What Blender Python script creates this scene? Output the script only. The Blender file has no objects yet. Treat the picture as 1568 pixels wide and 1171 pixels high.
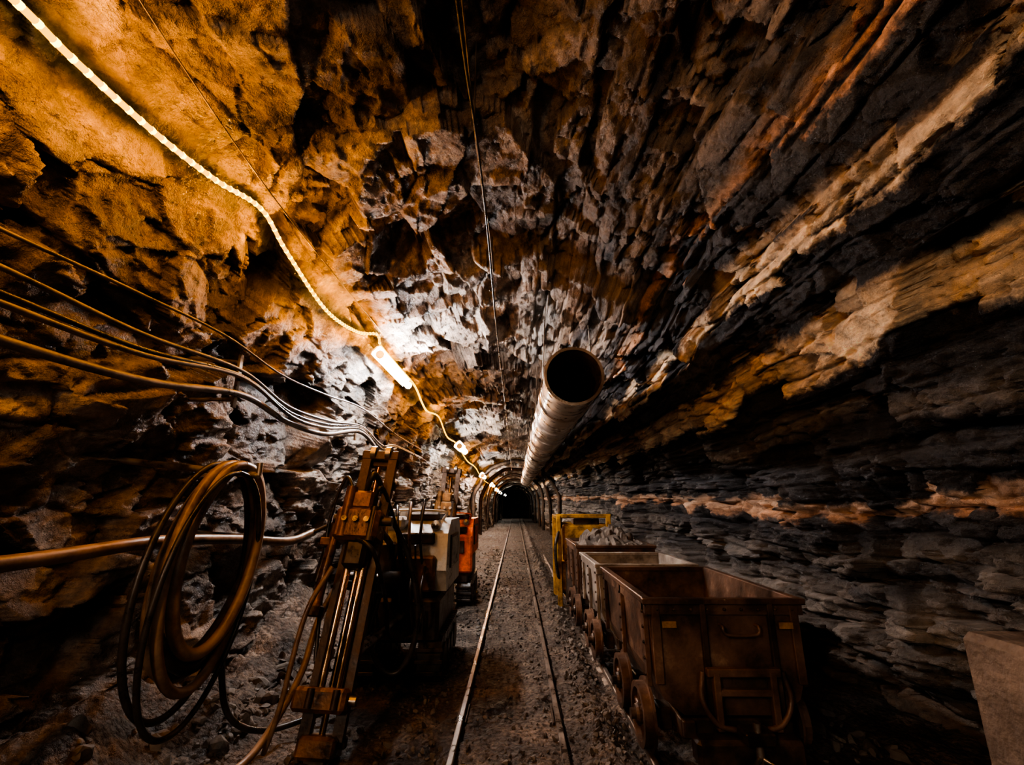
import bpy, math, random
import numpy as np
from mathutils import Vector, Matrix
random.seed(7); rng=np.random.default_rng(11)
scene=bpy.context.scene
col=scene.collection

# ---------------------------------------------------------------- noise
def h3(i,j,k,s):
    n=(i*73856093)^(j*19349663)^(k*83492791)^(s*265443576)
    n=n&0xffffffff
    n=((n^(n>>15))*0x2c1b3c6d)&0xffffffff
    n=((n^(n>>12))*0x297a2d39)&0xffffffff
    n=n^(n>>15)
    return n.astype(np.float64)/4294967296.0
def vn(x,y,z,s=0):
    i=np.floor(x).astype(np.int64);j=np.floor(y).astype(np.int64);k=np.floor(z).astype(np.int64)
    fx=x-i;fy=y-j;fz=z-k
    fx=fx*fx*(3-2*fx);fy=fy*fy*(3-2*fy);fz=fz*fz*(3-2*fz)
    r=0
    for a in (0,1):
        wa=fx if a else 1-fx
        for b in (0,1):
            wb=fy if b else 1-fy
            for c in (0,1):
                wc=fz if c else 1-fz
                r=r+h3(i+a,j+b,k+c,s)*wa*wb*wc
    return r-0.5
def fbm(x,y,z,o=4,s=0):
    r=0;a=1.0;f=1.0
    for q in range(o):
        r=r+a*vn(x*f,y*f,z*f,s+q*17);a*=.5;f*=2.03
    return r
def cells(x,y,z,s,flat=False):
    i=np.floor(x).astype(np.int64);j=np.floor(y).astype(np.int64);k=np.floor(z).astype(np.int64)
    best=np.full(x.shape,1e9);sec=np.full(x.shape,1e9)
    bi=np.zeros(x.shape,dtype=np.int64);bj=bi.copy();bk=bi.copy();dxb=np.zeros(x.shape);dyb=np.zeros(x.shape);dzb=np.zeros(x.shape)
    for a in (-1,0,1):
        for b in (-1,0,1):
            for c in ((0,) if flat else (-1,0,1)):
                I=i+a;J=j+b;K=k+c
                r1=h3(I,J,K,s);r2=h3(I,J,K,s+1)
                dx=x-(I+r1);dy=y-(J+r2);dz=(z-(K+h3(I,J,K,s+2))) if not flat else 0*x
                d=dx*dx+dy*dy+dz*dz
                m=d<best
                sec=np.where(m,best,np.minimum(sec,d))
                best=np.where(m,d,best)
                dxb=np.where(m,dx,dxb);dyb=np.where(m,dy,dyb);dzb=np.where(m,dz,dzb)
                bi=np.where(m,I,bi);bj=np.where(m,J,bj);bk=np.where(m,K,bk)
    edge=np.sqrt(sec)-np.sqrt(best)
    A=h3(bi,bj,bk,s+5);B=h3(bi,bj,bk,s+6);C=h3(bi,bj,bk,s+7)
    return A-.5,(B-.5)*dxb+(C-.5)*dyb+(A*B*2-.5)*dzb,edge
def sstep(a,b,x):
    t=np.clip((x-a)/(b-a),0,1);return t*t*(3-2*t)

# ---------------------------------------------------------------- materials
def newmat(name):
    m=bpy.data.materials.new(name);m.use_nodes=True
    nt=m.node_tree;bs=nt.nodes['Principled BSDF'];return m,nt,bs
def N(nt,t,**k):
    n=nt.nodes.new(t)
    for a,b in k.items(): setattr(n,a,b)
    return n
def ramp(nt,stops,interp='LINEAR'):
    r=N(nt,'ShaderNodeValToRGB');cr=r.color_ramp;cr.interpolation=interp
    while len(cr.elements)>1: cr.elements.remove(cr.elements[-1])
    cr.elements[0].position=stops[0][0];cr.elements[0].color=(*stops[0][1],1)
    for p,c in stops[1:]:
        e=cr.elements.new(p);e.color=(*c,1)
    return r
def surf(name,c1,c2,scale=6,metal=0.0,rough=.55,bump=.3,bdist=.01,c3=None,detail=5):
    m,nt,bs=newmat(name);L=nt.links.new
    tc=N(nt,'ShaderNodeTexCoord')
    n=N(nt,'ShaderNodeTexNoise');n.inputs['Scale'].default_value=scale;n.inputs['Detail'].default_value=detail;n.inputs['Roughness'].default_value=.68
    L(tc.outputs['Object'],n.inputs['Vector'])
    st=[(.36,c1),(.6,c2)]
    if c3: st.append((.72,c3))
    r=ramp(nt,st);L(n.outputs['Fac'],r.inputs['Fac']);L(r.outputs['Color'],bs.inputs['Base Color'])
    n2=N(nt,'ShaderNodeTexNoise');n2.inputs['Scale'].default_value=scale*6;n2.inputs['Detail'].default_value=3
    L(tc.outputs['Object'],n2.inputs['Vector'])
    b=N(nt,'ShaderNodeBump');b.inputs['Strength'].default_value=bump;b.inputs['Distance'].default_value=bdist
    L(n2.outputs['Fac'],b.inputs['Height']);L(b.outputs['Normal'],bs.inputs['Normal'])
    mr=N(nt,'ShaderNodeMapRange');mr.inputs['From Min'].default_value=.35;mr.inputs['From Max'].default_value=.65
    mr.inputs['To Min'].default_value=max(.05,rough-.15);mr.inputs['To Max'].default_value=min(1,rough+.15)
    L(n.outputs['Fac'],mr.inputs['Value']);L(mr.outputs['Result'],bs.inputs['Roughness'])
    bs.inputs['Metallic'].default_value=metal
    return m
def emis(name,c,s,sample=True):
    m,nt,bs=newmat(name)
    bs.inputs['Base Color'].default_value=(.005,.003,.001,1) if not sample else (*c,1)
    if not sample:
        bs.inputs['Specular IOR Level'].default_value=0;bs.inputs['Roughness'].default_value=1
    bs.inputs['Emission Color'].default_value=(*c,1);bs.inputs['Emission Strength'].default_value=s
    if not sample:
        try: m.cycles.emission_sampling='NONE'
        except Exception as e: print(e)
    return m

def rock_material():
    m,nt,bs=newmat('tunnel_rock');L=nt.links.new
    tc=N(nt,'ShaderNodeTexCoord')
    sa=N(nt,'ShaderNodeAttribute',attribute_name='strata');sd=N(nt,'ShaderNodeAttribute',attribute_name='side')
    ba=N(nt,'ShaderNodeAttribute',attribute_name='blocktone_lit');be=N(nt,'ShaderNodeAttribute',attribute_name='bedcoord')
    sep=N(nt,'ShaderNodeSeparateXYZ');L(tc.outputs['Object'],sep.inputs[0])
    def M(op,a,b=None,c=None):
        n=N(nt,'ShaderNodeMath',operation=op)
        for i,v in enumerate((a,b,c)):
            if v is None: continue
            if isinstance(v,(int,float)): n.inputs[i].default_value=v
            else: L(v,n.inputs[i])
        return n.outputs[0]
    cx=N(nt,'ShaderNodeCombineXYZ');L(M('MULTIPLY',be.outputs['Fac'],7),cx.inputs[0]);L(M('MULTIPLY',sep.outputs['Y'],3.0),cx.inputs[1])
    def noise(vec,sc,det=5,ro=.6):
        n=N(nt,'ShaderNodeTexNoise');n.inputs['Scale'].default_value=sc;n.inputs['Detail'].default_value=det;n.inputs['Roughness'].default_value=ro
        L(vec,n.inputs['Vector']);return n.outputs['Fac']
    el2=noise(cx.outputs[0],3.0,6,.75)
    nb=noise(tc.outputs['Object'],1.3,6,.66)
    nf=noise(tc.outputs['Object'],9,6,.72)
    elm=M('MULTIPLY_ADD',el2,.5,M('MULTIPLY',nf,.5))
    wob=M('MULTIPLY_ADD',M('SUBTRACT',nf,.5),.16,sa.outputs['Fac'])
    wob=M('MULTIPLY_ADD',M('SUBTRACT',nb,.5),.20,wob)
    fac=M('DIVIDE',wob,5.6)
    dark=(.011,.013,.017);dk2=(.042,.046,.053);gray=(.13,.125,.118);tan=(.70,.57,.41);rust=(.48,.28,.17);br=(.18,.135,.10);gr2=(.19,.18,.168)
    st=[(0,br),(.05,gray),(.12,gr2),(.15,dk2),(.175,gray),(.215,dark),(.238,dk2),(.245,rust),(.265,(.52,.38,.28)),(.273,dark),(.33,dk2),(.36,dark),(.385,gray),(.40,dk2),(.442,dark),(.452,tan),(.508,(.58,.44,.29)),(.518,dark),(.56,dk2),(.582,dark),(.592,tan),(.618,(.46,.35,.24)),(.626,dark),(.68,dk2),(.69,rust),(.704,br),(.714,dk2),(.77,(.27,.225,.185)),(.80,dk2),(.84,br),(.9,gray),(1,br)]
    rs=ramp(nt,st);L(fac,rs.inputs['Fac'])
    rl=ramp(nt,[(.32,(.033,.026,.021)),(.46,(.12,.094,.076)),(.56,(.21,.172,.142)),(.68,(.34,.30,.26))]);L(nb,rl.inputs['Fac'])
    mx=N(nt,'ShaderNodeMix',data_type='RGBA');L(sd.outputs['Fac'],mx.inputs['Factor']);L(rl.outputs[0],mx.inputs['A']);L(rs.outputs[0],mx.inputs['B'])
    rv=ramp(nt,[(.34,(.36,.36,.36)),(.5,(.95,.95,.95)),(.64,(1.5,1.46,1.42))]);
    mixn=N(nt,'ShaderNodeMix',data_type='FLOAT');L(sd.outputs['Fac'],mixn.inputs['Factor']);L(nf,mixn.inputs['A']);L(elm,mixn.inputs['B'])
    L(mixn.outputs['Result'],rv.inputs['Fac'])
    mu=N(nt,'ShaderNodeMix',data_type='RGBA',blend_type='MULTIPLY');mu.inputs['Factor'].default_value=1
    L(mx.outputs['Result'],mu.inputs['A']);L(rv.outputs[0],mu.inputs['B'])
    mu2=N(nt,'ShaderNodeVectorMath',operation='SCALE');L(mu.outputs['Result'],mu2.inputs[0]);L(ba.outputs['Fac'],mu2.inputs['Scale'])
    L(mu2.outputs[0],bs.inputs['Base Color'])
    rr=N(nt,'ShaderNodeMapRange');rr.inputs['From Min'].default_value=.35;rr.inputs['From Max'].default_value=.65;rr.inputs['To Min'].default_value=.27;rr.inputs['To Max'].default_value=.66
    L(nf,rr.inputs['Value']);L(rr.outputs[0],bs.inputs['Roughness'])
    b1=N(nt,'ShaderNodeBump');b1.inputs['Strength'].default_value=1;b1.inputs['Distance'].default_value=.06;L(mixn.outputs['Result'],b1.inputs['Height'])
    b2=N(nt,'ShaderNodeBump');b2.inputs['Strength'].default_value=.85;b2.inputs['Distance'].default_value=.016;L(noise(tc.outputs['Object'],34,4,.75),b2.inputs['Height']);L(b1.outputs[0],b2.inputs['Normal'])
    L(b2.outputs[0],bs.inputs['Normal'])
    return m
ROCK=rock_material()
STONE=surf('loose_stone',(.045,.038,.033),(.16,.14,.12),5,0,.7,.6,.01)
ENDST=surf('far_end_stone',(.12,.11,.10),(.24,.22,.2),1,0,.9,.6,.03)
def floor_material():
    m,nt,bs=newmat('dirt_floor');L=nt.links.new
    tc=N(nt,'ShaderNodeTexCoord')
    a=N(nt,'ShaderNodeTexNoise');a.inputs['Scale'].default_value=2.2;a.inputs['Detail'].default_value=7;a.inputs['Roughness'].default_value=.7;L(tc.outputs['Object'],a.inputs['Vector'])
    f=N(nt,'ShaderNodeTexNoise');f.inputs['Scale'].default_value=30;f.inputs['Detail'].default_value=4;f.inputs['Roughness'].default_value=.75;L(tc.outputs['Object'],f.inputs['Vector'])
    v=N(nt,'ShaderNodeTexVoronoi');v.inputs['Scale'].default_value=26;L(tc.outputs['Object'],v.inputs['Vector'])
    r=ramp(nt,[(.38,(.022,.017,.013)),(.5,(.080,.062,.050)),(.62,(.19,.153,.125))]);L(a.outputs['Fac'],r.inputs['Fac'])
    r2=ramp(nt,[(.35,(.35,.35,.35)),(.62,(1.5,1.45,1.4))]);L(f.outputs['Fac'],r2.inputs['Fac'])
    mu=N(nt,'ShaderNodeMix',data_type='RGBA',blend_type='MULTIPLY');mu.inputs['Factor'].default_value=1;L(r.outputs[0],mu.inputs['A']);L(r2.outputs[0],mu.inputs['B']);L(mu.outputs['Result'],bs.inputs['Base Color'])
    mr=N(nt,'ShaderNodeMapRange');mr.inputs['From Min'].default_value=.35;mr.inputs['From Max'].default_value=.6;mr.inputs['To Min'].default_value=.36;mr.inputs['To Max'].default_value=.85;L(a.outputs['Fac'],mr.inputs['Value']);L(mr.outputs[0],bs.inputs['Roughness'])
    b=N(nt,'ShaderNodeBump');b.inputs['Strength'].default_value=.8;b.inputs['Distance'].default_value=.03;b.invert=True;L(v.outputs['Distance'],b.inputs['Height'])
    b2=N(nt,'ShaderNodeBump');b2.inputs['Strength'].default_value=1;b2.inputs['Distance'].default_value=.03;L(f.outputs['Fac'],b2.inputs['Height']);L(b.outputs[0],b2.inputs['Normal']);L(b2.outputs[0],bs.inputs['Normal'])
    return m
FLOORM=floor_material()
RUST=surf('rusty_steel',(.040,.028,.022),(.18,.11,.075),3.5,.3,.48,.7,.01,(.38,.27,.19),8)
RUSTD=surf('dark_rusty_steel',(.022,.018,.015),(.09,.06,.042),6,.4,.46,.5,.005,(.18,.12,.08))
RIGM=surf('rig_painted_steel',(.035,.024,.017),(.22,.11,.04),6,.35,.38,.5,.005,(.64,.31,.05),7)
GREYP=surf('worn_grey_paint',(.12,.10,.085),(.38,.35,.31),5,.2,.5,.4,.004)
WHITEP=surf('white_paint',(.22,.22,.21),(.55,.56,.54),7,.1,.4,.3,.004)
BLACK=surf('black_rubber',(.015,.015,.015),(.05,.046,.042),8,0,.34,.3,.003)
HOSE=surf('brown_hose_rubber',(.10,.068,.045),(.27,.19,.125),6,0,.40,.3,.003)
CABLE=surf('cable_sheath',(.06,.055,.05),(.2,.17,.145),6,0,.4,.2,.002)
YEL=surf('yellow_paint',(.10,.055,.02),(.50,.28,.04),6,.1,.45,.3,.003)
ORG=surf('orange_paint',(.35,.07,.015),(.95,.19,.02),6,.1,.4,.2,.003)
STEEL=surf('bare_steel',(.16,.14,.12),(.4,.37,.33),10,.9,.35,.3,.002)
CHROME=surf('oiled_rod_steel',(.35,.22,.12),(.6,.4,.22),4,1,.2,.1,.001)
RAILM=surf('rail_steel',(.12,.095,.08),(.36,.31,.27),8,.75,.36,.3,.002)
WOOD=surf('sleeper_timber',(.035,.025,.018),(.1,.07,.05),6,0,.75,.5,.006)
DUCT=surf('galvanised_duct_steel',(.30,.25,.21),(.60,.54,.48),3,.85,.32,.25,.003)
CONC=surf('block_concrete',(.10,.08,.066),(.22,.18,.15),4,0,.8,.9,.02)
DARKM=surf('dark_machinery_metal',(.025,.023,.02),(.10,.08,.068),7,.5,.4,.3,.003)
FIXT=surf('lamp_housing',(.3,.3,.3),(.5,.5,.5),7,.3,.4,.1,.002)
LEDM=emis('led_strip_emission',(1,.46,.0),2.6,False)
BEAD=emis('led_bead_emission',(1,.66,.06),7,False)
TUBEM=emis('fluorescent_tube_emission',(.95,.97,1),270)
TUBEF=emis('far_fluorescent_tube_emission',(1,.95,.88),170)
TUBEE=emis('tunnel_end_tube_emission',(1,.92,.8),90)

# ---------------------------------------------------------------- mesh builder
def catmull(pts,n=8):
    P=[Vector(p) for p in pts];P=[P[0]*2-P[1]]+P+[P[-1]*2-P[-2]];o=[]
    for i in range(1,len(P)-2):
        a,b,c,d=P[i-1:i+3]
        for k in range(n):
            t=k/n
            o.append(.5*((2*b)+(c-a)*t+(2*a-5*b+4*c-d)*t*t+(3*b-a-3*c+d)*t**3))
    o.append(P[-2]);return o
class MB:
    def __init__(s,name): s.name=name;s.v=[];s.f=[];s.m=[];s.sm=[];s.mats=[]
    def mi(s,m):
        if m not in s.mats: s.mats.append(m)
        return s.mats.index(m)
    def add(s,vs,fs,mat,smooth=False):
        o=len(s.v);s.v+= [tuple(v) for v in vs];k=s.mi(mat)
        for f in fs: s.f.append([i+o for i in f]);s.m.append(k);s.sm.append(smooth)
    def box(s,c,d,mat,M=None,taper=1.0,b=.0):
        hx,hy,hz=d[0]/2,d[1]/2,d[2]/2;vs=[]
        c=Vector(c)
        e=min(b,hx*.6,hy*.6,hz*.6) if b else min(.008,hx*.3,hy*.3,hz*.3)
        for sx in(-1,1):
            for sy in(-1,1):
                for sz in(-1,1):
                    t=taper if sz>0 else 1
                    vs.append((sx*(hx-e)*t,sy*(hy-e)*t,sz*hz));vs.append((sx*(hx-e)*t,sy*hy*t,sz*(hz-e)));vs.append((sx*hx*t,sy*(hy-e)*t,sz*(hz-e)))
        def I(a,bb,cc,k): return ((a*2+bb)*2+cc)*3+k
        fs=[]
        fs+=[[I(0,0,z,0),I(0,1,z,0),I(1,1,z,0),I(1,0,z,0)] for z in(0,1)]
        fs+=[[I(0,y,0,1),I(0,y,1,1),I(1,y,1,1),I(1,y,0,1)] for y in(0,1)]
        fs+=[[I(x,0,0,2),I(x,0,1,2),I(x,1,1,2),I(x,1,0,2)] for x in(0,1)]
        for y in(0,1):
            for z in(0,1): fs.append([I(0,y,z,0),I(1,y,z,0),I(1,y,z,1),I(0,y,z,1)])
        for x in(0,1):
            for z in(0,1): fs.append([I(x,0,z,0),I(x,1,z,0),I(x,1,z,2),I(x,0,z,2)])
        for x in(0,1):
            for y in(0,1): fs.append([I(x,y,0,1),I(x,y,1,1),I(x,y,1,2),I(x,y,0,2)])
        for x in(0,1):
            for y in(0,1):
                for z in(0,1): fs.append([I(x,y,z,0),I(x,y,z,1),I(x,y,z,2)])
        vs=[(M@Vector(v) if M else Vector(v))+c for v in vs]
        s.add(vs,fs,mat)
    def tube(s,pts,r,mat,seg=10,smooth=8,cap=True):
        P=catmull(pts,smooth) if smooth else [Vector(p) for p in pts]
        n=len(P);rr=r if isinstance(r,(list,tuple)) else None
        vs=[];up=None
        for i,p in enumerate(P):
            t=(P[min(i+1,n-1)]-P[max(i-1,0)])
            if t.length<1e-9: t=Vector((0,0,1))
            t.normalize()
            if up is None:
                up=Vector((0,0,1)) if abs(t.z)<.9 else Vector((0,1,0))
            a=t.cross(up)
            if a.length<1e-4: a=t.cross(Vector((1,.2,.1)))
            a.normalize();bb=a.cross(t).normalized();up=bb
            R=(rr[0]+(rr[-1]-rr[0])*i/(n-1)) if rr else r
            for k in range(seg):
                an=2*math.pi*k/seg;vs.append(p+a*math.cos(an)*R+bb*math.sin(an)*R)
        fs=[]
        for i in range(n-1):
            for k in range(seg):
                fs.append([i*seg+k,i*seg+(k+1)%seg,(i+1)*seg+(k+1)%seg,(i+1)*seg+k])
        s.add(vs,fs,mat,True)
        if cap:
            s.add(vs[:seg],[list(range(seg))],mat);s.add(vs[-seg:],[list(range(seg))],mat)
    def cyl(s,a,b,r,mat,seg=18): s.tube([a,b],r,mat,seg,0)
    def lathe(s,prof,org,axis,mat,seg=28,closed=True):
        ax=Vector(axis).normalized();u=ax.orthogonal().normalized();w=ax.cross(u);o=Vector(org);vs=[]
        for r,h in prof:
            for k in range(seg):
                an=2*math.pi*k/seg;vs.append(o+ax*h+u*math.cos(an)*r+w*math.sin(an)*r)
        n=len(prof);fs=[]
        for i in range(n-1 if not closed else n):
            j=(i+1)%n
            for k in range(seg): fs.append([i*seg+k,i*seg+(k+1)%seg,j*seg+(k+1)%seg,j*seg+k])
        s.add(vs,fs,mat,False)
    def prism(s,poly,y0,y1,mat,plane='XZ'):
        n=len(poly)
        def P(a,b,c): return (a,c,b) if plane=='XZ' else ((c,a,b) if plane=='YZ' else (a,b,c))
        vs=[P(a,b,y0) for a,b in poly]+[P(a,b,y1) for a,b in poly]
        fs=[list(range(n)),list(range(n,2*n))]+[[i,(i+1)%n,(i+1)%n+n,i+n] for i in range(n)]
        s.add(vs,fs,mat)
    def done(s):
        me=bpy.data.meshes.new(s.name);me.from_pydata(s.v,[],s.f)
        for m in s.mats: me.materials.append(m)
        me.polygons.foreach_set('material_index',s.m);me.polygons.foreach_set('use_smooth',s.sm)
        me.update()
        import bmesh
        bm=bmesh.new();bm.from_mesh(me);bmesh.ops.recalc_face_normals(bm,faces=bm.faces);bm.to_mesh(me);bm.free()
        o=bpy.data.objects.new(s.name,me);col.objects.link(o);return o
def grid_mesh(name,P,mat,attrs={}):
    ny,nt_,_=P.shape
    me=bpy.data.meshes.new(name)
    me.vertices.add(ny*nt_);me.vertices.foreach_set('co',P.reshape(-1).astype(np.float32))
    idx=np.arange(ny*nt_).reshape(ny,nt_)
    q=np.stack([idx[:-1,:-1],idx[:-1,1:],idx[1:,1:],idx[1:,:-1]],-1).reshape(-1,4)
    nf=q.shape[0]
    me.loops.add(nf*4);me.loops.foreach_set('vertex_index',q.reshape(-1).astype(np.int32))
    me.polygons.add(nf);me.polygons.foreach_set('loop_start',(np.arange(nf)*4).astype(np.int32))
    me.update(calc_edges=True);me.validate()
    me.polygons.foreach_set('use_smooth',np.ones(nf,dtype=bool))
    for k,v in attrs.items():
        a=me.attributes.new(k,'FLOAT','POINT');a.data.foreach_set('value',v.reshape(-1).astype(np.float32))
    me.materials.append(mat);me.update()
    o=bpy.data.objects.new(name,me);col.objects.link(o);return o

# ---------------------------------------------------------------- tunnel shell
NYY,NT=1000,1040
tt=np.linspace(math.asinh(-3.2/1.6),math.asinh(56/1.6),NYY);Y1=1.6*np.sinh(tt)
LW=1.9;AR=math.pi*2.6;TOT=2*LW+AR
S1=np.linspace(0,TOT,NT)
Y,S=np.meshgrid(Y1,S1,indexing='ij')
Rl=np.interp(Y,[-4,4,5.5,8,12,14,20,30,50],[2.62,2.62,2.58,2.5,2.38,2.24,2.0,1.80,1.65])
Rr=np.interp(Y,[-4,3,6,9,14,20,30,50],[2.62,2.6,2.45,2.3,2.1,1.85,1.7,1.55])
Rt=np.interp(Y,[-4,4.2,4.6,5.6,9,14,20,30,50],[2.70,2.70,2.38,2.28,2.16,2.0,1.8,1.65,1.5])
ph=np.clip((S-LW)/AR,0,1)*math.pi
cosp=np.cos(ph);sinp=np.sin(ph)
wl=sstep(.15,.6,cosp);Rt=Rt*(1-wl)+Rl*wl
Rh=np.where(cosp>0,Rl,Rr)
bx=-cosp*Rh;bz=1.5+sinp*Rt
dl=np.clip(LW-S,0,None);dr=np.clip(S-LW-AR,0,None)
bz=bz-dl-dr
bx=bx+dl*dl*.09-dr*.02
nx=cosp.copy();nz=-sinp.copy()
side=sstep(-.3,.6,bx+1.2*fbm(bx*.8,Y*.7,bz*.8,3,5)-.1)
sr=(TOT-S)-.4
wx=bx+.15*fbm(bx*1.5,Y*1.5,bz*1.5,3,21);wy=Y+.15*fbm(bx*1.5,Y*1.5,bz*1.5,3,31);wz=bz+.15*fbm(bx*1.5,Y*1.5,bz*1.5,3,41)
a1,g1,e1=cells(wx/1.0+.2*wz,wy/1.2-.3*wz,wz/.9,100)
a2,g2,e2=cells(wx/.46,wy/.55+.4*wx,wz/.36,200)
a3,g3,e3=cells(wx/.19,wy/.24,wz/.14,300)
a4,g4,e4=cells(wx/.08,wy/.09,wz/.06,350)
crack=sstep(0,.10,e2)
big=fbm(bx*.6,Y*.5,bz*.6,3,61)
fine=fbm(bx*11,Y*11,bz*11,3,71)
dL=.34*big+.24*a1+.42*g1+.14*a2+.28*g2+.05*a3+.09*g3+.016*a4+.028*g4+.016*fine-.02*(1-crack)
sw=sr+.20*fbm(Y*.35,sr*.4,bx*0,2,81)+.05*fbm(Y*2.0,sr*2.0,bx*0,3,82)-.02*Y
zi=np.zeros(sw.shape,dtype=np.int64)
def bricks(h,ln,seed,jag=.5):
    u=sw/h+jag*vn(sw/h*.6,0*sw,0*sw,seed)+.22*vn(Y/ln*.8,sw/h*.3,0*sw,seed+3)
    li=np.floor(u).astype(np.int64);fu=u-li
    lr=h3(li,zi,zi,seed+1)
    v=Y/(ln*(.6+.9*lr))+lr*17+ (vn(Y*3/ln,sw*2/h,0*sw,seed+4))*.45+(lr-.5)*.9*fu
    bi=np.floor(v).astype(np.int64);fv=v-bi
    r=h3(li,bi,zi,seed+2);r2=h3(li,bi,zi,seed+6);r3=h3(li,bi,zi,seed+7)
    dep=(r-.5)+.5*(lr-.5)
    tilt=(r2-.5)*(fu-.5)*.9+(r3-.5)*(fv-.5)*1.5
    gap=np.minimum(sstep(0,.12,fu)*sstep(0,.12,1-fu),.2+.8*sstep(0,.05,fv)*sstep(0,.05,1-fv))
    return dep,tilt,gap,r,lr
d1,t1,q1,r1,l1=bricks(.46,.90,410)
d2,t2,q2,r2_,l2=bricks(.18,.36,520)
d3,t3,q3,r3_,l3=bricks(.07,.15,630)
dRb=.26*big+.20*a1+.31*g1+.21*d1+.25*t1+.12*d2+.13*t2+.040*d3+.045*t3+.07*a2+.14*g2+.03*a3+.06*g3+.013*a4+.024*g4+.016*fine+.045*q2+.06*q1-.08
dRc=.36*big+.24*a1+.40*g1+.10*a2+.20*g2+.035*a3+.07*g3+.014*a4+.024*g4+.09*d1+.11*t1+.05*d2+.06*t2+.016*fine
bed=1-.65*sstep(3.6,4.8,sr+.5*big)
dR=dRb*bed+dRc*(1-bed)
dR=dR-.40*(1-sstep(.22,.45,sr+.1*fbm(Y*1.2,sr*0,sr*0,2,91)))*sstep(1.6,3.0,Y)
d=dL*(1-side)+dR*side
fall=np.interp(Y,[0,8,14,46],[1,.9,.6,.5])
d=d*fall
zone=np.exp(-((ph-.80)/.28)**2)
d=np.where(d>0,d*(1-.8*zone),d)
lim=.32
d=np.where(d>0,lim*np.tanh(d/lim),d)
tR=(.6+.8*r2_)*(.75+.5*r3_)*(.75+.5*l2)
tC=1+.8*a2+.5*a3+.5*a1
tone=(1-side)*np.clip(1+.7*a2+.5*a3+.5*a1,.4,1.7)+side*np.clip(tR*bed+tC*(1-bed),.25,2.2)
tone=tone*(1+.6*np.exp(-((Y-6.0)/1.3)**2)*sstep(.35,.75,sinp))  # tube-lit ceiling lip: its brightness is painted into the rock albedo
strat=sw+(r1-.5)*.18+(r2_-.5)*.12
Pn=np.stack([bx+nx*d,Y,bz+nz*d],-1)
iA=int(NT*(LW+AR*.26)/TOT);iB=int(NT*(LW+AR*.74)/TOT)
for nm,c0,c1 in(('wall_left',0,iA+1),('ceiling',iA,iB+1),('wall_right',iB,NT)):
    sl=(slice(None),slice(c0,c1))
    grid_mesh(nm,Pn[sl],ROCK,{'strata':strat[sl],'bedcoord':sw[sl],'side':side[sl],'blocktone_lit':tone[sl]})
me=MB('wall_end');me.prism([(-2,-.5),(2,-.5),(2,4),(-2,4)],54.5,54.8,ENDST);me.done()
me=MB('wall_back');me.prism([(-3.2,-.5),(3.2,-.5),(3.2,4.6),(-3.2,4.6)],-3.3,-3.1,STONE);me.done()

# floor
def floor_h(x,y):
    h=.035*fbm(x*1.3,y*1.1,0*x,3,301)+.03*fbm(x*6,y*6,0*x,3,302)+.02*fbm(x*22,y*22,0*x,2,303)
    trk=np.exp(-((x+.05)/.42)**4)
    h=h*(1-.2*trk)+.012*trk
    h=h+.10*np.exp(-((x-.57)/.10)**2)*(.6+vn(x*3,y*2.5,0*x,304))
    h=h+.45*sstep(-1.5,-2.5,x)*(.8+fbm(x*2,y*2,0*x,4,305))
    return h-.005
nx_,ny_=460,760
tf=np.linspace(math.asinh(-3.2/1.6),math.asinh(56/1.6),ny_);yf=1.6*np.sinh(tf)
XF=np.linspace(-2.9,3.1,nx_)
YF,XF=np.meshgrid(yf,XF,indexing='ij')
XF2=XF*np.interp(YF,[-4,6,20,46],[1,.95,.72,.62])
grid_mesh('floor',np.stack([XF2,YF,floor_h(XF2,YF)],-1),FLOORM)

# ---------------------------------------------------------------- stones
def stones(name,n,gen,mat=STONE,embed=.3):
    import bmesh
    bm=bmesh.new();bmesh.ops.create_icosphere(bm,subdivisions=2,radius=1)
    base=np.array([v.co[:] for v in bm.verts]);fc=np.array([[v.index for v in f.verts] for f in bm.faces]);bm.free()
    temps=[]
    for t in range(10):
        p=base*1.0
        for _ in range(9):
            nrm=rng.normal(size=3);nrm/=np.linalg.norm(nrm);dd=rng.uniform(.35,.75)
            k=p@nrm;p=p-np.outer(np.clip(k-dd,0,None),nrm)
        temps.append(p)
    G=np.array([gen() for _ in range(n)]);ZZ=floor_h(G[:,0],G[:,1])
    V=[];F=[];o=0
    for i in range(n):
        x,y,s=G[i]
        Q,_=np.linalg.qr(rng.normal(size=(3,3)))
        p=(temps[rng.integers(10)]*np.array([1,rng.uniform(.6,1),rng.uniform(.45,.8)]))@Q*s
        p=p+np.array([x,y,ZZ[i]+s*embed]);V.append(p);F.append(fc+o);o+=len(p)
    V=np.concatenate(V);F=np.concatenate(F)
    m_=bpy.data.meshes.new(name);m_.from_pydata(V.tolist(),[],F.tolist());m_.materials.append(mat);m_.update()
    ob=bpy.data.objects.new(name,m_);col.objects.link(ob);return ob
def g_gravel():
    y=2.2+rng.random()**1.6*14
    c=rng.random()
    if c<.30: x=rng.normal(.56,.10)
    elif c<.50: x=rng.normal(-.62,.15)
    elif c<.80: x=rng.uniform(-.34,.25)
    elif c<.86: x=rng.uniform(1.75,2.2)
    else: x=rng.uniform(-2.0,-1.0)
    s=.007+.03*rng.random()**3
    if -.36<x<.27: s*=.75
    return x,y,s
stones('gravel',7000,g_gravel)
def g_rub():
    y=1.8+rng.random()**1.3*8;x=-1.72-abs(rng.normal(0,.22)) ;return max(x,-2.15),y,.02+.07*rng.random()**2.5
stones('rubble_pile',500,g_rub,embed=.05)
def g_rub2():
    y=2.3+rng.random()**1.2*9;x=2.15+rng.normal(0,.14);return min(max(x,1.85),2.35),y,.03+.09*rng.random()**2.5
stones('rubble_pile',220,g_rub2,embed=.1)

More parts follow.
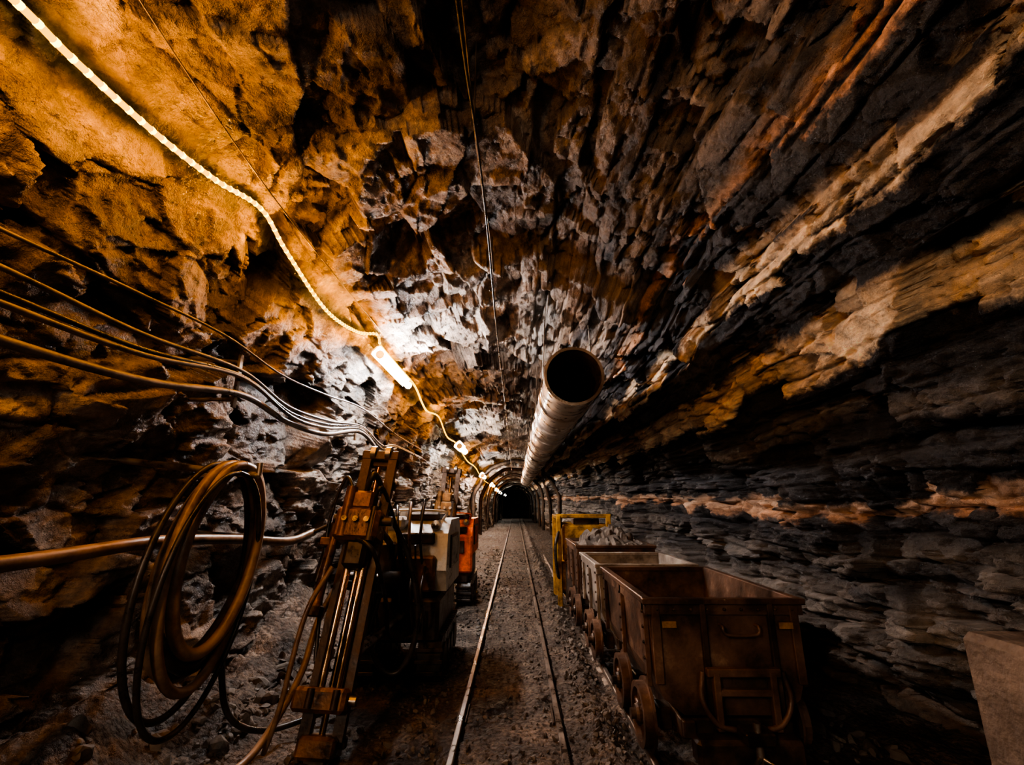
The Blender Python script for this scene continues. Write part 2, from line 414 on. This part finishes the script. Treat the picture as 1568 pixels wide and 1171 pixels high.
# ---------------------------------------------------------------- tracks
def track(name,x0,x1,y0,y1,sl=True):
    t=MB(name)
    for x in(x0,x1):
        prof=[(-.045,-.03),(.045,-.03),(.045,-.02),(.009,-.008),(.009,.03),(.021,.036),(.021,.055),(.015,.06),(-.015,.06),(-.021,.055),(-.021,.036),(-.009,.03),(-.009,-.008),(-.045,-.02)]
        t.prism([(x+a*.9,b) for a,b in prof],y0,y1,RAILM)
    if sl:
        y=y0+.3
        while y<min(y1,30):
            t.box(((x0+x1)/2+random.uniform(-.03,.03),y,-.045+random.uniform(-.008,.004)),(x1-x0+.36,.15,.09),WOOD);y+=.72
        y=y0+.6
        while y<y1-1:
            for x in(x0,x1): 
                t.box((x-.03,y,.012),(.012,.3,.035),RUSTD);t.box((x+.03,y,.012),(.012,.3,.035),RUSTD)
            y+=3.1
    return t.done()
track('railway_track',-.386,.29,-3,54)
track('railway_track',.80,1.68,.5,14,False)

# ---------------------------------------------------------------- mine carts
def wheel(t,x,y,z,r,sgn):
    t.lathe([(r*.80,-.03),(r*1.0,-.03),(r*1.0,.02),(r*1.14,.022),(r*1.14,.036),(r*.80,.036)],(x,y,z),(sgn,0,0),RUST,32)
    t.lathe([(.02,-.045),(.048,-.045),(.055,-.03),(.055,.03),(.02,.03)],(x,y,z),(sgn,0,0),RUSTD,18)
    for k in range(6):
        a=k*math.pi/3+.3
        p0=Vector((x,y+math.cos(a)*.045,z+math.sin(a)*.045));p1=Vector((x,y+math.cos(a)*r*.86,z+math.sin(a)*r*.86))
        t.tube([p0,p1],[.022,.016],RUST,8,0)
def cart(name,y0,y1,cx,body,w=.90,H=.94,fill=False,detail=True):
    t=MB(name);hw=w/2;zb=.33
    out=[(-hw,H),(-hw+.02,.52),(-hw+.06,.41),(-hw+.17,zb),(hw-.17,zb),(hw-.06,.41),(hw-.02,.52),(hw,H)]
    th=.014
    inn=[(a*(1-th*2/hw) ,max(b,zb+th) if b<H else H) for a,b in out]
    n=len(out)
    def ring(pr,y): return [(cx+a,y,b) for a,b in pr]
    vo=ring(out,y0)+ring(out,y1);t.add(vo,[[i,i+1,i+1+n,i+n] for i in range(n-1)],body)
    vi=ring(inn,y0+th)+ring(inn,y1-th);t.add(vi,[[i,i+1,i+1+n,i+n] for i in range(n-1)],body)
    for yy in(y0,y1): t.add(ring(out,yy),[list(range(n))],body)
    for yy in(y0+th,y1-th): t.add(ring(inn,yy),[list(range(n))],body)
    rz=H-.012;rw=.05
    t.box((cx,y0-.005,rz),(w+.07,rw,.035),body);t.box((cx,y1+.005,rz),(w+.07,rw,.035),body)
    for s in(-1,1): t.box((cx+s*(hw+.005),(y0+y1)/2,rz),(rw,y1-y0,.035),body)
    for s in(-1,1): t.box((cx+s*(hw+.012),(y0+y1)/2,H-.055),(.012,y1-y0,.06),body)
    t.box((cx,y0-.012,H-.055),(w+.03,.012,.06),body)
    ny=3
    for i in range(ny):
        yy=y0+.06+(y1-y0-.12)*i/(ny-1)
        for s in(-1,1):
            t.box((cx+s*(hw+.004),yy,.69),(.028,.05,.46),body)
            for q in range(5): t.lathe([(.001,.0),(.011,.0),(.009,.012),(.001,.014)],(cx+s*(hw+.016),yy,.52+q*.085),(s,0,0),RUSTD,8,False)
    for s in(-1,1):
        t.box((cx+s*.27,(y0+y1)/2,.275),(.07,y1-y0+.1,.09),RUSTD)
    for yy in(y0+.02,y1-.02): t.box((cx,yy,.27),(.62,.08,.10),RUSTD)
    wy=[y0+.27,y0+.27+(y1-y0)*.40]
    for yy in wy:
        t.cyl((cx-.50,yy,.235),(cx+.50,yy,.235),.024,RUSTD,12)
        for s in(-1,1):
            wheel(t,cx+s*.455,yy,.235,.175,-s)
            t.box((cx+s*.33,yy,.23),(.08,.13,.12),RUSTD)
            t.cyl((cx+s*.455,yy,.235),(cx+s*.53,yy,.235),.03,RUSTD,12)
    if detail:
        for xx in(-.41,.41): t.box((cx+xx,y0-.012,.70),(.05,.024,.42),body)
        t.box((cx-.13,y0-.014,.62),(.035,.03,.60),RUSTD);t.box((cx+.27,y0-.014,.62),(.035,.03,.60),RUSTD)
        t.tube([(cx-.03,y0,.80),(cx-.03,y0-.045,.795),(cx-.01,y0-.05,.755),(cx+.16,y0-.05,.755),(cx+.18,y0-.045,.795),(cx+.18,y0,.80)],.010,body,8,4)
        t.box((cx+.06,y0-.04,.56),(.42,.05,.045),RUST);t.box((cx+.06,y0-.045,.46),(.36,.04,.035),RUST)
        for xx in(-.10,.22):
            t.box((cx+xx,y0-.045,.42),(.04,.045,.30),RUST)
        t.tube([(cx-.17,y0-.03,.56),(cx-.19,y0-.05,.42),(cx-.12,y0-.06,.31),(cx-.02,y0-.06,.28)],.016,RUST,8,5)
        t.tube([(cx+.29,y0-.03,.56),(cx+.31,y0-.05,.42),(cx+.24,y0-.06,.31),(cx+.14,y0-.06,.28)],.016,RUST,8,5)
        t.box((cx+.02,y0-.09,.20),(.58,.12,.13),RUSTD,b=.02)
        t.box((cx+.05,y0-.14,.29),(.16,.12,.06),RUSTD)
        t.cyl((cx+.05,y0-.16,.10),(cx+.05,y0-.16,.36),.022,STEEL,12)
        t.tube([(cx+.05,y0-.16,.2),(cx+.12,y0-.24,.17),(cx+.05,y0-.31,.14),(cx-.02,y0-.24,.17),(cx+.05,y0-.16,.2)],.014,STEEL,8,5)
        t.box((cx-.33,y0-.008,.80),(.085,.01,.035),YEL);t.box((cx+.35,y0-.028,.80),(.08,.01,.035),YEL)
        for xx in np.linspace(-.40,.40,9): t.lathe([(.001,.0),(.010,.0),(.008,.010),(.001,.012)],(cx+xx,y0-.018,H-.055),(0,-1,0),RUSTD,8,False)
    else:
        t.box((cx,y0-.06,.22),(.3,.1,.1),RUSTD,b=.02)
    if fill:
        nxx,nyy=30,40
        gx,gy=np.meshgrid(np.linspace(-1,1,nxx),np.linspace(0,1,nyy))
        c_=cells(gx*4,gy*6,0*gx,77,True)
        hh=H-.05+.20*(1-gx**2)*np.sin(gy*math.pi)**.6+.10*c_[0]+.1*c_[1]+.05*fbm(gx*3,gy*5,0*gx,3,88)
        vs=[(cx+a*(hw-.02),y0+.02+b*(y1-y0-.04),c) for a,b,c in zip(gx.ravel(),gy.ravel(),hh.ravel())]
        fs=[[j*nxx+i,j*nxx+i+1,(j+1)*nxx+i+1,(j+1)*nxx+i] for j in range(nyy-1) for i in range(nxx-1)]
        t.add(vs,fs,STONE)
    return t.done()
cart('mine_cart',3.0,4.38,1.24,RUST)
cart('mine_cart',4.58,5.62,1.22,GREYP,detail=False)
cart('mine_cart',5.82,7.0,1.20,RUST,fill=True,detail=False,H=1.0)

# ---------------------------------------------------------------- yellow loader
t=MB('rocker_shovel_loader')
y0=7.35
t.box((1.05,y0+.55,.42),(.78,1.0,.42),YEL,b=.03);t.box((1.08,y0+.52,.90),(.72,.9,.56),YEL,b=.04)
t.box((.66,y0+.05,.66),(.07,.09,1.30),YEL);t.box((.66,y0+.85,.66),(.07,.09,1.30),YEL);t.box((.66,y0+.45,1.28),(.06,.9,.06),YEL)
t.box((1.05,y0+.05,1.30),(.85,.07,.06),YEL);t.box((1.43,y0+.05,.66),(.07,.09,1.3),YEL)
t.prism([(y0-.30,.12),(y0-.02,.12),(y0-.02,.6),(y0-.10,.62)],.74,1.36,DARKM,'YZ')
t.tube([(.72,y0+.1,1.2),(.60,y0-.05,.9),(.62,y0-.02,.5),(.70,y0+.1,.3)],.022,BLACK)
t.box((1.1,y0+.25,1.20),(.4,.3,.12),DARKM)
for yy in(y0+.25,y0+.85):
    for s in(-1,1): wheel(t,1.21+s*.41,yy,.235,.175,-s)
t.done()

# ---------------------------------------------------------------- ventilation duct
t=MB('ventilation_duct')
DX,DZ,DR=.60,2.76,.295
outer=[(DR+.016,0),(DR+.016,.045),(DR,.05)]
yy=0.045;L=23
nxt=1.05
while yy<L:
    yy=nxt
    if yy>=L: break
    outer+=[(DR,yy-.06),(DR+.02,yy-.05),(DR+.02,yy-.015),(DR+.004,yy),(DR+.02,yy+.015),(DR+.02,yy+.05),(DR,yy+.06)]
    nxt+=1.15
outer+=[(DR,L)]
inner=[(DR-.014,L),(DR-.014,0)]
t.lathe(outer+inner,(DX,4.5,DZ),(0,1,0),DUCT,56)
pts=[]
for i in range(0,700):
    a=i*.42;pts.append((DX+math.cos(a)*(DR+.001),4.56+i*.0135*1.0,DZ+math.sin(a)*(DR+.001)))
t.tube(pts,.0055,DUCT,5,0)
for yy in(5.05,7.3,9.6,12,15,18,22,26):
    rc=np.interp(yy,[4,5.6,9,14,20,30],[2.6,2.3,2.15,2.0,1.8,1.65])
    t.lathe([(DR+.016,-.02),(DR+.022,-.02),(DR+.022,.02),(DR+.016,.02)],(DX,yy,DZ),(0,1,0),STEEL,40)
    for s in(-1,1): t.cyl((DX+s*DR,yy,DZ),(DX+s*.24,yy,1.5+rc*.99),.006,STEEL,6)
o=t.done()
for p in o.data.polygons: p.use_smooth=True
try:
    o.data.set_sharp_from_angle(angle=math.radians(35))
except Exception as e: print(e)

# ---------------------------------------------------------------- arches far down the tunnel
t=MB('steel_arch_supports')
for i,yy in enumerate((19.5,23,27,31.5,36.5,42,48)):
    R=float(np.interp(yy,[14,20,30,50],[2.05,1.8,1.6,1.48]))-.06
    pts=[(-R,yy,0),(-R,yy,1.5)]+[(-R*math.cos(a),yy,1.5+R*.97*math.sin(a)) for a in np.linspace(.2,math.pi-.2,11)]+[(R,yy,1.5),(R,yy,0)]
    t.tube([(a+random.uniform(-.06,.06),b,c+random.uniform(-.05,.05)) for a,b,c in pts],.09,RUSTD,6,3)
t.done()

# ---------------------------------------------------------------- LED strip
led=bpy.data.objects.new('led_strip_light',None);col.objects.link(led)
LP=[(-1.72,-2.6,3.2),(-1.70,-1.0,3.12),(-1.72,.2,3.16),(-1.7,.8,3.12),(-1.7,1.165,3.15),(-1.7,1.364,3.15),(-1.7,1.78,3.19),(-1.7,2.19,3.27),(-1.7,2.64,3.40),(-1.7,3.02,3.30),(-1.7,3.79,3.17),(-1.7,4.6,3.28),(-1.62,4.98,3.40),(-1.6,5.08,3.30),(-1.66,5.5,3.36),(-1.66,6.2,3.36),(-1.6,6.96,3.29),(-1.6,7.6,3.15),(-1.6,8.1,3.1),(-1.58,9.2,3.2),(-1.56,10.3,2.95),(-1.54,11.9,2.98),(-1.5,14.1,2.75),(-1.45,16.5,2.72),(-1.4,20,2.46),(-1.3,27,2.4),(-1.2,36,2.3)]
C=catmull(LP,14)
t=MB('strip_tube');t.tube(C,.014,LEDM,8,0);o=t.done();o.parent=led
t=MB('led_beads');acc=0;prev=C[0];accL=0
for p in C[1:]:
    seg=(p-prev).length
    step=.065 if p.y<8 else .2
    pos=0
    while acc+ (seg-pos)>=step:
        pos+=step-acc;acc=0
        q=prev.lerp(p,min(1,pos/seg))
        if q.y<20: t.tube([q+Vector((0,-.009,0)),q+Vector((0,.009,0))],.0160,BEAD,6,0)
    acc+=seg-pos
    accL+=seg
    if accL>(.42 if p.y<5 else (.8 if p.y<10 else 2.2)):
        l=bpy.data.lights.new('led_glow','POINT');l.energy=14*(1 if p.y<5 else (1.3 if p.y<10 else 3));l.color=(1,.37,.04);l.shadow_soft_size=.010
        lo=bpy.data.objects.new('led_glow',l);lo.location=p+Vector((.026,0,-.022));lo.parent=led;col.objects.link(lo);accL=0
    prev=p
o=t.done();o.parent=led
t=MB('strip_clips')
for p in(LP[2],LP[4],LP[8],LP[11],LP[12],LP[18],LP[20]):
    v=Vector(p);dirr=Vector((v.x,0,v.z-1.5)).normalized();t.cyl(v,v+dirr*.4,.006,STEEL,6)
o=t.done();o.parent=led

# ---------------------------------------------------------------- fluorescent lamps
def lamp(x,y0,y1,z,mat=TUBEM,r=.046):
    t=MB('fluorescent_light')
    t.cyl((x,y0+.04,z),(x,y1-.04,z),r,mat,12)
    for s,yy in((-1,y0),(1,y1)): t.cyl((x,yy-s*.035,z),(x,yy-s*.05,z),r+.006,FIXT,16)
    up=Vector((x,0,z-1.5)).normalized();sd=Vector((up.z,0,-up.x));c=Vector((x,0,z))
    k=r/.046
    pr=[(-.07*k,.055*k),(-.04*k,.068*k),(.04*k,.068*k),(.07*k,.055*k),(.07*k,.065*k),(.04*k,.085*k),(-.04*k,.085*k),(-.07*k,.065*k)]
    t.prism([((c+sd*a+up*b).x,(c+sd*a+up*b).z) for a,b in pr],y0,y1,FIXT)
    for yy in(y0+.2,y1-.2): t.cyl((x+up.x*.07,yy,z+up.z*.07),(x+up.x*.45,yy,z+up.z*.45),.008,STEEL,6)
    return t.done()
lamp(-1.6,5.05,6.6,3.19)
lamp(-1.44,11.6,13.0,2.90,TUBEF,.07)
lamp(-1.30,18.0,19.2,2.52,TUBEF,.07)
lamp(-1.22,24.0,25.2,2.38,TUBEF,.07)
lamp(-1.18,29,30.2,2.26,TUBEE,.07)
lamp(-1.12,34,35.2,2.2,TUBEE,.07)
lamp(-1.0,44,45,2.2,TUBEE,.07)
FILL2=emis('neutral_fill_tube_emission',(1,.88,.75),285)
FILL3=emis('warm_fill_tube_emission_dim',(1,.84,.68),95)
lamp(-1.85,-2.5,-1.1,2.55,FILL2,.032)  # unseen fill tube, added behind the camera to light right wall and ceiling
lamp(1.2,-2.4,-1.3,3.2,FILL3,.032)  # second unseen fill tube, added to brighten the left side

# ---------------------------------------------------------------- overhead cable
t=MB('overhead_cable')
t.tube([(-.26,-2.9,3.70),(-.26,-.5,3.66),(-.255,1.5,3.64),(-.235,2.4,3.66),(-.23,3.5,3.66),(-.22,5,3.45),(-.2,8.9,3.30),(-.2,14,3.2),(-.2,22,3.0)],.009,BLACK,8,10)
t.tube([(-.24,-2.9,3.72),(-.24,-.5,3.68),(-.235,1.5,3.665),(-.245,2.4,3.68),(-.215,3.5,3.68),(-.22,5,3.47),(-.2,8.9,3.32)],.005,CABLE,6,10)
for y_,z_ in((.3,3.67),(2.2,3.67),(4.2,3.58),(6.5,3.40),(9,3.30)):
    t.cyl((-.24,y_,z_),(-.24,y_,z_+.6),.005,BLACK,6);t.box((-.24,y_,z_),(.05,.03,.03),BLACK)
t.done()
t=MB('support_wire')
t.tube([(-1.45,.6,3.55),(-1.5,1.5,3.42),(-1.52,2.7,3.35),(-1.56,4.8,3.42),(-1.6,5.05,3.42)],.004,CABLE,6,8);t.done()

# ---------------------------------------------------------------- wall cables left
t=MB('electrical_cables')
A=.952
def w(x,y,z): return (x*A,y*A,1.5+(z-1.5)*A)
t.tube([w(-2.1,-.5,2.6),w(-2.1,1.0,2.55),w(-2.1,1.63,2.58),w(-2.1,2.3,2.63),w(-2.1,3.1,2.67),w(-2.08,3.9,2.60),w(-2.05,4.8,2.63),w(-2.05,6.0,2.72),w(-2.0,7.6,2.6),w(-1.95,9.5,2.55)],.009,CABLE)
t.tube([w(-2.1,-.5,2.5),w(-2.1,1.0,2.42),w(-2.1,1.67,2.43),w(-2.1,2.4,2.42),w(-2.1,3.35,2.48),w(-2.1,4.1,2.36),w(-2.08,5.0,2.38),w(-2.05,6.0,2.48),w(-2.0,6.8,2.33),w(-2.0,7.6,2.42),w(-1.95,9.5,2.4)],.013,CABLE)
t.tube([w(-2.08,-.5,2.42),w(-2.08,1.0,2.32),w(-2.08,1.7,2.32),w(-2.08,2.4,2.33),w(-2.1,3.35,2.44),w(-2.07,4.1,2.30),w(-2.08,5.0,2.34),w(-2.05,6.0,2.46),w(-2.0,6.8,2.28),w(-2.0,7.6,2.40),w(-1.95,9.5,2.38)],.013,BLACK)
t.tube([w(-2.08,-.5,2.38),w(-2.08,1.0,2.29),w(-2.08,1.7,2.28),w(-2.08,2.4,2.30),w(-2.1,3.35,2.43),w(-2.05,4.1,2.26),w(-2.08,5.0,2.30),w(-2.05,6.0,2.44),w(-2.0,6.8,2.22),w(-2.0,7.6,2.38)],.015,CABLE)
t.tube([w(-2.08,-.5,2.2),w(-2.1,1.0,2.16),w(-2.1,1.75,2.14),w(-2.1,2.5,2.17),w(-2.1,3.39,2.30),w(-2.1,4.1,2.22),w(-2.08,4.9,2.22),w(-2.05,6.0,2.40),w(-2.0,7,2.15),w(-2.0,7.6,2.3)],.023,CABLE,12)
for (y_,z0,z1) in((3.19,2.22,2.50),(5.71,2.32,2.46),(7.25,2.28,2.36),(.3,2.1,2.5)):
    t.box((-2.03,y_,(z0+z1)/2),(.02,.04,z1-z0+.12),STEEL)
    t.cyl((-2.03,y_,z1),(-2.55,y_,z1+.05),.014,STEEL,8);t.cyl((-2.03,y_,z0),(-2.55,y_,z0),.014,STEEL,8)
t.done()

t=MB('air_pipe')
t.tube([(-2.0,-1.5,1.30),(-2.0,.5,1.27),(-2.0,1.9,1.27),(-2.01,2.7,1.29),(-2.01,3.5,1.24),(-1.9,4.0,1.19),(-1.85,4.35,1.24)],.033,HOSE,14)
t.tube([(-1.86,4.3,1.23),(-1.6,4.5,1.35),(-1.52,4.6,1.2)],.02,BLACK,10)
for y_ in(1.2,3.75): t.cyl((-1.98,y_,1.24),(-2.6,y_,1.28),.014,STEEL,8)
t.done()

# ---------------------------------------------------------------- hose coil
t=MB('hose_coil')
def loop(cy,cz,ry,rz,x,r,mat,ph=0,dx=.03,n=22,lean=.10):
    pts=[]
    for k in range(n+1):
        a=2*math.pi*k/n+math.pi/2
        pts.append((x+dx*math.sin(a+ph),cy+ry*math.cos(a)+lean*math.sin(a),cz+rz*math.sin(a)))
    t.tube(pts,r,mat,10,4)
loop(2.92,1.20,.34,.53,-1.80,.033,HOSE,.3)
loop(2.98,1.18,.40,.56,-1.86,.033,HOSE,1.2)
loop(2.85,1.22,.31,.51,-1.74,.033,HOSE,2.0)
loop(3.02,1.15,.43,.60,-1.89,.031,HOSE,.6)
loop(2.94,1.18,.36,.57,-1.83,.028,BLACK,2.6)
loop(2.83,1.14,.38,.60,-1.77,.027,HOSE,3.3)
loop(2.80,1.08,.40,.66,-1.84,.018,BLACK,1.8)
loop(2.76,1.02,.38,.66,-1.73,.015,BLACK,.8)
t.cyl((-1.66,2.98,1.67),(-2.6,2.98,1.77),.022,STEEL,10);t.cyl((-1.66,2.98,1.67),(-1.66,2.98,1.75),.018,STEEL,10)
t.done()
t=MB('floor_hose')
t.tube([(-1.35,3.9,1.0),(-1.42,3.6,.7),(-1.43,3.4,.4),(-1.5,3.1,.13),(-1.55,2.8,.08),(-1.5,2.4,.07),(-1.4,2.0,.06)],.022,HOSE,10)
t.tube([(-1.76,3.0,.7),(-1.72,3.1,.3),(-1.6,3.3,.12),(-1.4,3.6,.08),(-1.2,3.9,.08)],.018,BLACK,10)
t.done()

# ---------------------------------------------------------------- drill rig
def drill(name,B,T,body_y,bx0,bx1,z1,cab,mastw=.27,main=True,blen=1.1):
    t=MB(name);B=Vector(B);T=Vector(T);ax=(T-B);Lm=ax.length;ax.normalize()
    lat=Vector((1,0,0));lat=(lat-ax*lat.dot(ax)).normalized();fr=ax.cross(lat)*-1
    if fr.y>0: fr=-fr
    M=Matrix((lat,fr,ax)).transposed()
    def p(a,b,c): return B+lat*a+fr*b+ax*c
    def bx(a,b,c,d,mat,be=0): t.box(p(a,b,c),d,mat,M,1,be)
    hw=mastw/2
    for s in(-1,1):
        bx(s*(hw-.03),0,Lm/2+.04,(.045,.09,Lm-.1),RIGM);bx(s*(hw-.03),.05,Lm/2+.04,(.07,.012,Lm-.1),RUSTD)
    t.cyl(p(0,.03,.1),p(0,.03,Lm-.1),.020,CHROME,16)
    t.cyl(p(-.055,.085,.30),p(-.055,.085,Lm*.66),.027,CHROME,18);t.cyl(p(.055,.085,.30),p(.055,.085,Lm*.66),.027,CHROME,18)
    for c in(.08,.30,Lm*.5,Lm*.88,Lm-.05): bx(0,-.02,c,(mastw+.02,.05,.06),RUSTD)
    bx(0,.03,.06,(mastw*.9,.17,.12),RIGM,.02);bx(0,.02,-.02+.02,(mastw*.5,.12,.08),RUSTD)
    bx(-.03,.06,.30,(mastw+.06,.20,.13),RIGM,.02);t.cyl(p(-hw-.05,.07,.30),p(hw+.05,.07,.30),.03,STEEL,14)
    for s in(-1,1): t.cyl(p(s*.08,.17,.26),p(s*.08,.17,.36),.022,RUSTD,10)
    hc=Lm*.70
    bx(-.02,.13,hc,(mastw+.05,.20,.24),RIGM,.03);bx(-.02,.14,hc+.17,(.17,.15,.14),RIGM,.02);bx(.0,.12,hc-.20,(.16,.14,.20),DARKM,.03)
    t.cyl(p(-.11,.20,hc-.1),p(-.11,.20,hc+.26),.04,RIGM,16);t.cyl(p(.09,.2,hc-.12),p(.09,.2,hc+.12),.035,DARKM,16)
    t.cyl(p(-hw-.08,.13,hc+.04),p(hw+.08,.13,hc+.04),.035,DARKM,14)
    for s in(-1,0,1): t.cyl(p(s*.08-.02,.22,hc+.02),p(s*.08-.02,.26,hc+.02),.02,STEEL,10)
    t.cyl(p(-hw-.09,.06,hc-.55),p(-hw-.07,.08,hc-.05),.036,RIGM,16);t.cyl(p(-hw-.07,.08,hc-.05),p(-hw-.03,.1,hc+.22),.017,CHROME,12)
    t.cyl(p(-hw-.15,.0,hc-.38),p(-hw-.10,.02,hc+.12),.03,RUSTD,14)
    bx(-hw-.09,.05,hc-.57,(.09,.1,.07),RUSTD);bx(-hw-.10,.05,hc-.12,(.12,.12,.06),RIGM)
    bx(0,0,Lm,(mastw+.03,.12,.08),RUSTD)
    for s in(-1,1): t.cyl(p(s*.06-.02,.03,Lm+.02),p(s*.06+.02,.03,Lm+.02),.06,STEEL,20)
    by=body_y
    cxm=(bx0+bx1)/2
    j=p(0,-.08,Lm*.52)
    e=Vector((cxm,by+.15,.80))
    t.tube([j,e],[.07,.09],DARKM,14,0);t.cyl(p(-.14,-.1,Lm*.52),p(.14,-.1,Lm*.52),.06,DARKM,16)
    t.cyl(p(.06,-.08,Lm*.28),e+Vector((.1,0,-.2)),.04,STEEL,14);t.cyl(p(-.06,-.08,Lm*.78),e+Vector((-.1,.1,.25)),.03,STEEL,14)
    for xx in(bx0+.13,bx1-.13):
        prof=[(by,.12),(by+.05,.03),(by+.15,.0),(by+blen-.15,.0),(by+blen-.05,.03),(by+blen,.14),(by+blen,.24),(by+blen-.06,.33),(by+blen-.16,.37),(by+.16,.37),(by+.06,.33),(by,.24)]
        t.prism(prof,xx-.10,xx+.10,BLACK,'YZ')
        q=by+.10
        while q<by+blen-.06:
            t.box((xx,q,.378),(.24,.03,.02),DARKM);t.box((xx,q,-.0),(.24,.03,.02),DARKM);q+=.075
        for q in(.10,.19,.28): t.box((xx,by-.005,q),(.24,.025,.03),DARKM)
        for q in range(4):
            for s in(-1,1): t.cyl((xx+s*.10,by+.2+q*(blen-.4)/3,.18),(xx+s*.115,by+.2+q*(blen-.4)/3,.18),.11 if q in(0,3) else .08,RUSTD,18)
    t.box((cxm,by+blen/2,.50),(bx1-bx0-.12,blen-.06,.36),DARKM,b=.03)
    zt=z1;wB=bx1-bx0
    hp=[(by+.16,.72),(by+.10,.90),(by+.16,zt-.12),(by+.36,zt),(by+blen-.1,zt),(by+blen,zt-.1),(by+blen,.72)]
    t.prism(hp,bx0+.10,bx1-.02,cab,'YZ')
    t.box((cxm+.12,by+.08,.88),(wB*.44,.10,.30),RIGM,b=.02)
    t.box((cxm-.18,by+.07,.98),(.24,.12,.34),DARKM,b=.02)
    t.box((cxm+.12,by+.10,zt-.16),(wB*.40,.05,.10),DARKM,b=.01)
    t.box((cxm-.15,by+.26,zt-.03),(.26,.20,.12),cab,b=.03)
    t.box((cxm+.14,by+.5,zt+.03),(.30,.36,.08),DARKM,b=.02)
    for i in range(5): t.cyl((cxm-.02+i*.05,by+.03,1.0),(cxm-.02+i*.05,by-.01,1.13),.009,BLACK,8)
    for s in(-1,1): t.lathe([(.001,0),(.05,0),(.045,-.05),(.001,-.055)],(cxm+s*wB*.33,by+.22,zt-.05),(0,1,0),STEEL,18,False)
    t.tube([(bx0+.14,by+.35,zt),(bx0+.14,by+.3,zt+.08),(bx1-.1,by+.3,zt+.08),(bx1-.1,by+.35,zt)],.014,cab,8,4)
    t.cyl((cxm-.1,by+.5,zt),(cxm-.1,by+.5,zt+.12),.05,cab,16)
    t.box((bx1-.015,by+blen*.55,(zt+.75)/2),(.02,blen*.5,.3),DARKM)
    for i in range(6): t.box((bx1-.003,by+blen*.34+i*.07,(zt+.75)/2),(.012,.03,.25),cab)
    if not main:
        t.box((cxm+.1,by+.03,.75),(wB*.72,.10,.55),ORG,b=.03);t.box((cxm+.1,by-.03,.85),(wB*.4,.04,.18),DARKM,b=.01)
    if main:
        t.tube([p(-.02,.16,hc+.22),p(.05,.22,hc+.36),(-1.02,3.80,1.42),(-.88,3.92,1.10),(-.78,3.92,.70),(-.80,3.90,.42),(-.90,3.88,.26),(-1.03,3.86,.30),(-1.12,3.84,.52),(-1.08,3.9,.8)],.022,BLACK,10)
        t.tube([p(.05,.16,hc+.18),p(.12,.2,hc+.26),(-.98,3.9,1.3),(-.95,4.1,1.0),(-1.0,4.3,.9)],.016,BLACK,10)
        t.tube([p(.0,.2,hc-.1),p(.15,.2,hc-.2),(-.98,3.75,.75),(-.98,3.9,.5),(-.85,4.1,.45),(-.8,4.3,.6)],.016,BLACK,10)
        t.tube([p(-.12,.2,hc-.3),p(-.22,.2,hc-.6),p(-.24,.18,.25),p(-.3,.1,.02)],.016,HOSE,10)
        t.tube([p(-.1,.2,hc+.25),p(-.2,.15,hc+.34),p(-.28,.05,hc),p(-.22,.0,hc-.5),p(-.16,0,.5)],.013,BLACK,8)
        for i in range(6):
            x_=-1.32+i*.1
            t.tube([(x_,by+.05,.95),(x_+.02,by-.16-.03*(i%3),.78),(x_+.05,by-.15,.5+.05*(i%2)),(x_+.02,by,.42)],.012,BLACK,8)
        for i in range(4):
            t.tube([(-1.3+i*.12,by+.3,zt),(-1.25+i*.13,by+.1,zt+.1+.03*i),(-1.15+i*.1,by-.1,zt-.1),(-1.15+i*.1,by+.05,.95)],.012,BLACK if i%2 else HOSE,8)
    return t.done()
drill('drill_rig',(-1.2,3.24,0.0),(-1.10,3.78,1.86),4.35,-1.46,-.62,1.34,WHITEP)
drill('drill_rig',(-1.12,7.1,0.02),(-1.0,7.25,1.98),7.35,-1.42,-.66,1.25,ORG,main=False,blen=1.3)

# ---------------------------------------------------------------- stone block lower right
t=MB('concrete_block')
t.box((2.30,1.77,.45),(.80,.85,1.04),CONC,b=.03)
o=t.done()

# ---------------------------------------------------------------- world + camera
wd=bpy.data.worlds.new('World');scene.world=wd;wd.use_nodes=True
wd.node_tree.nodes['Background'].inputs[0].default_value=(0,0,0,1);wd.node_tree.nodes['Background'].inputs[1].default_value=0
try: scene.view_settings.look='AgX - High Contrast'
except Exception as e: print(e)
scene.view_settings.exposure=.12
cam=bpy.data.cameras.new('Camera');cam.lens=16;cam.sensor_width=36;cam.clip_start=.02
co=bpy.data.objects.new('Camera',cam);co.location=(0,0,1.5);co.rotation_euler=(math.radians(90+14.8),0,math.radians(.48));col.objects.link(co)
scene.camera=co
